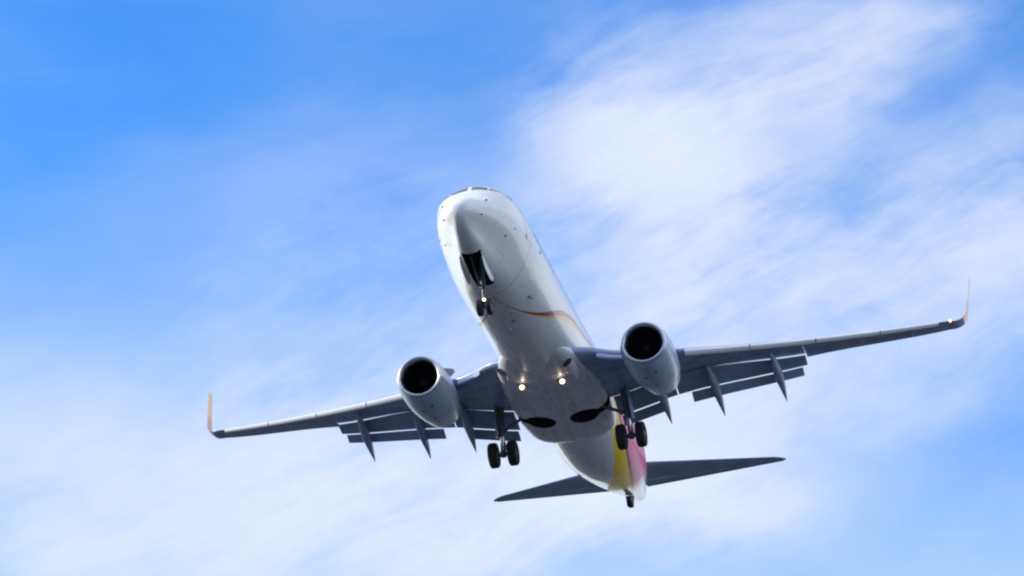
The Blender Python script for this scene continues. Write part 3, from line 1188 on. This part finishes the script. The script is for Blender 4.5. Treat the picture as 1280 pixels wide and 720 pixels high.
b.build('beacon_light', M['red'], body)

# cockpit windows
for sg in (1, -1):
    for (s0, d0), (s1, d1), (s2, d2), (s3, d3) in (
            ((2.34, 176), (2.8, 177), (2.88, 156), (2.44, 151)),
            ((2.47, 148), (2.92, 153), (3.18, 135), (2.90, 127)),
            ((2.96, 125), (3.22, 133), (3.5, 131), (3.5, 123))):
        b = MB()
        n = 6
        v = []
        for o in (.012, -.03):
            for i in range(n + 1):
                for j in range(n + 1):
                    t, u = i / n, j / n
                    s = lerp(lerp(s0, s1, t), lerp(s3, s2, t), u)
                    dg = lerp(lerp(d0, d1, t), lerp(d3, d2, t), u) * sg
                    v.append(tuple(fus(s, dg, o)))
        f = []
        k = (n + 1)**2
        for i in range(n):
            for j in range(n):
                q = i * (n + 1) + j
                f.append((q, q + 1, q + n + 2, q + n + 1))
                f.append((k + q, k + q + n + 1, k + q + n + 2, k + q + 1))
        rim = [j for j in range(n + 1)] + [i * (n + 1) + n for i in range(1, n + 1)] + [n * (n + 1) + j for j in range(n - 1, -1, -1)] + [i * (n + 1) for i in range(n - 1, 0, -1)]
        for x, y in zip(rim, rim[1:] + rim[:1]):
            f.append((x, y, y + k, x + k))
        b.piece(v, f)
        b.build('cockpit_window', M['glass'], body)

# cabin windows: one pane, then copies along each side
for sg in (1, -1):
    proto = None
    for i in range(48):
        s = 6.3 + i * .508
        if 15.2 < s < 15.9:
            continue
        dg = 116 * sg
        p, nrm, a, c = fus_frame(min(s, 24), dg)
        if proto is None:
            b = MB()
            ring = lambda o, k: [tuple(nrm * o + a * (math.copysign(abs(math.cos(t))**.6, math.cos(t)) * .125 * k) + c * (math.copysign(abs(math.sin(t))**.6, math.sin(t)) * .17 * k)) for t in (2 * math.pi * j / 20 for j in range(20))]
            b.loft([ring(-.03, 1), ring(.003, 1), ring(.001, .88)])
            proto = b.build('cabin_window', M['glass'], body)
            o = proto
        else:
            o = proto.copy()
            COL.objects.link(o)
            o.parent = body
        if s > 25.2:
            p = fus(s, dg)
        o.location = Vector((-s, p.y, p.z))

# cabin doors: slightly proud outlines
for sg in (1, -1):
    for s, hgt in ((5.0, 1), (33.0 - 3.6, 1)):
        b = MB()
        v, f, par = [], [], []
        for (ds, dd, o) in [(x, y, o) for o in (.006, -.02) for x in np.linspace(-.43, .43, 5) for y in np.linspace(84, 138, 11)]:
            v.append(tuple(fus(s + ds, dd * sg, o)))
            par.append(((dd * sg + 180) / 360, (s + ds) / 40))
        for i in range(4):
            for j in range(10):
                q = i * 11 + j
                f.append((q, q + 1, q + 12, q + 11))
        rim = [j for j in range(11)] + [i * 11 + 10 for i in range(1, 5)] + [44 + j for j in range(9, -1, -1)] + [i * 11 for i in range(3, 0, -1)]
        for x, y in zip(rim, rim[1:] + rim[:1]):
            f.append((x, y, y + 55, x + 55))
        b.piece(v, f)
        b.build('cabin_door', M['livery'], body, angle=30, uvs=[[par[i] for i in q] for q in f])

# tail skid and auxiliary power exhaust
b = MB()
b.loft([[P(s, y, z) for s, y, z in q] for q in (
    ((34.05, -.13, -.35), (34.05, .13, -.35), (34.05, .10, -.55), (34.05, -.10, -.55)),
    ((34.4, -.19, -.2), (34.4, .19, -.2), (34.4, .15, -.72), (34.4, -.15, -.72)),
    ((34.85, -.17, -.1), (34.85, .17, -.1), (34.8, .10, -.68), (34.8, -.10, -.68)))])
b.build('tail_skid', M['black'], body, angle=30)
b = MB()
b.lathe(P(37.55, 0, .87), (-1, 0, .12), [(0, .2), (.16, .17), (.16, .14), (-.1, .13), (-.12, .0)], n=24)
b.build('exhaust_outlet', M['hot'], body)

# landing lamps and ram-air scoops on the belly fairing
for sg in (1, -1):
    b = MB()
    c = Vector(P(14.55, .88 * sg, -2.22))
    ax = Vector((1, 0, -.22))
    b.lathe(c, ax, [(-.16, .06), (-.1, .105), (0, .118)], n=24, mi=0, caps=False)
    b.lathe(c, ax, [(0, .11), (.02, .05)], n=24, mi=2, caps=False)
    b.lathe(c, ax, [(.02, .05), (.035, .03), (.04, .0)], n=24, mi=1, caps=False)
    b.tube([c + Vector((-.12, 0, .02)), c + Vector((-.14, 0, .2))], .04, n=8, mi=0)
    b.build('landing_light', [M['probe'], M['lamp'], M['lamp_glow']], belly)
    b = MB()
    rings = []
    for s, w, h, d in ((13.15, .20, .15, .02), (13.5, .21, .15, .0), (14.0, .16, .10, -.02), (14.5, .05, .04, -.05)):
        cy, cz = (1.42 + (s - 13.15) * .12), -2.02 - (s - 13.15) * .06 + d
        rings.append([P(s, (cy + w * math.cos(t)) * sg, cz + h * math.sin(t) + .12 * math.cos(t)) for t in (2 * math.pi * k / 20 for k in range(20))])
    b.loft(rings, 0, caps=False)
    b.f.append(tuple(range(20)))
    b.m.append(1)
    b.build('air_scoop', [M['belly'], M['black']], belly, angle=40)
for s, y in ((17.35, -.42), (17.3, .35), (17.0, .0), (16.3, .9)):
    b = MB()
    b.lathe(P(s, y, -2.27), (0, 0, -1), [(-.03, .09), (.045, .085), (.05, .0)], n=14)
    b.build('drain_port', M['antenna'], belly)
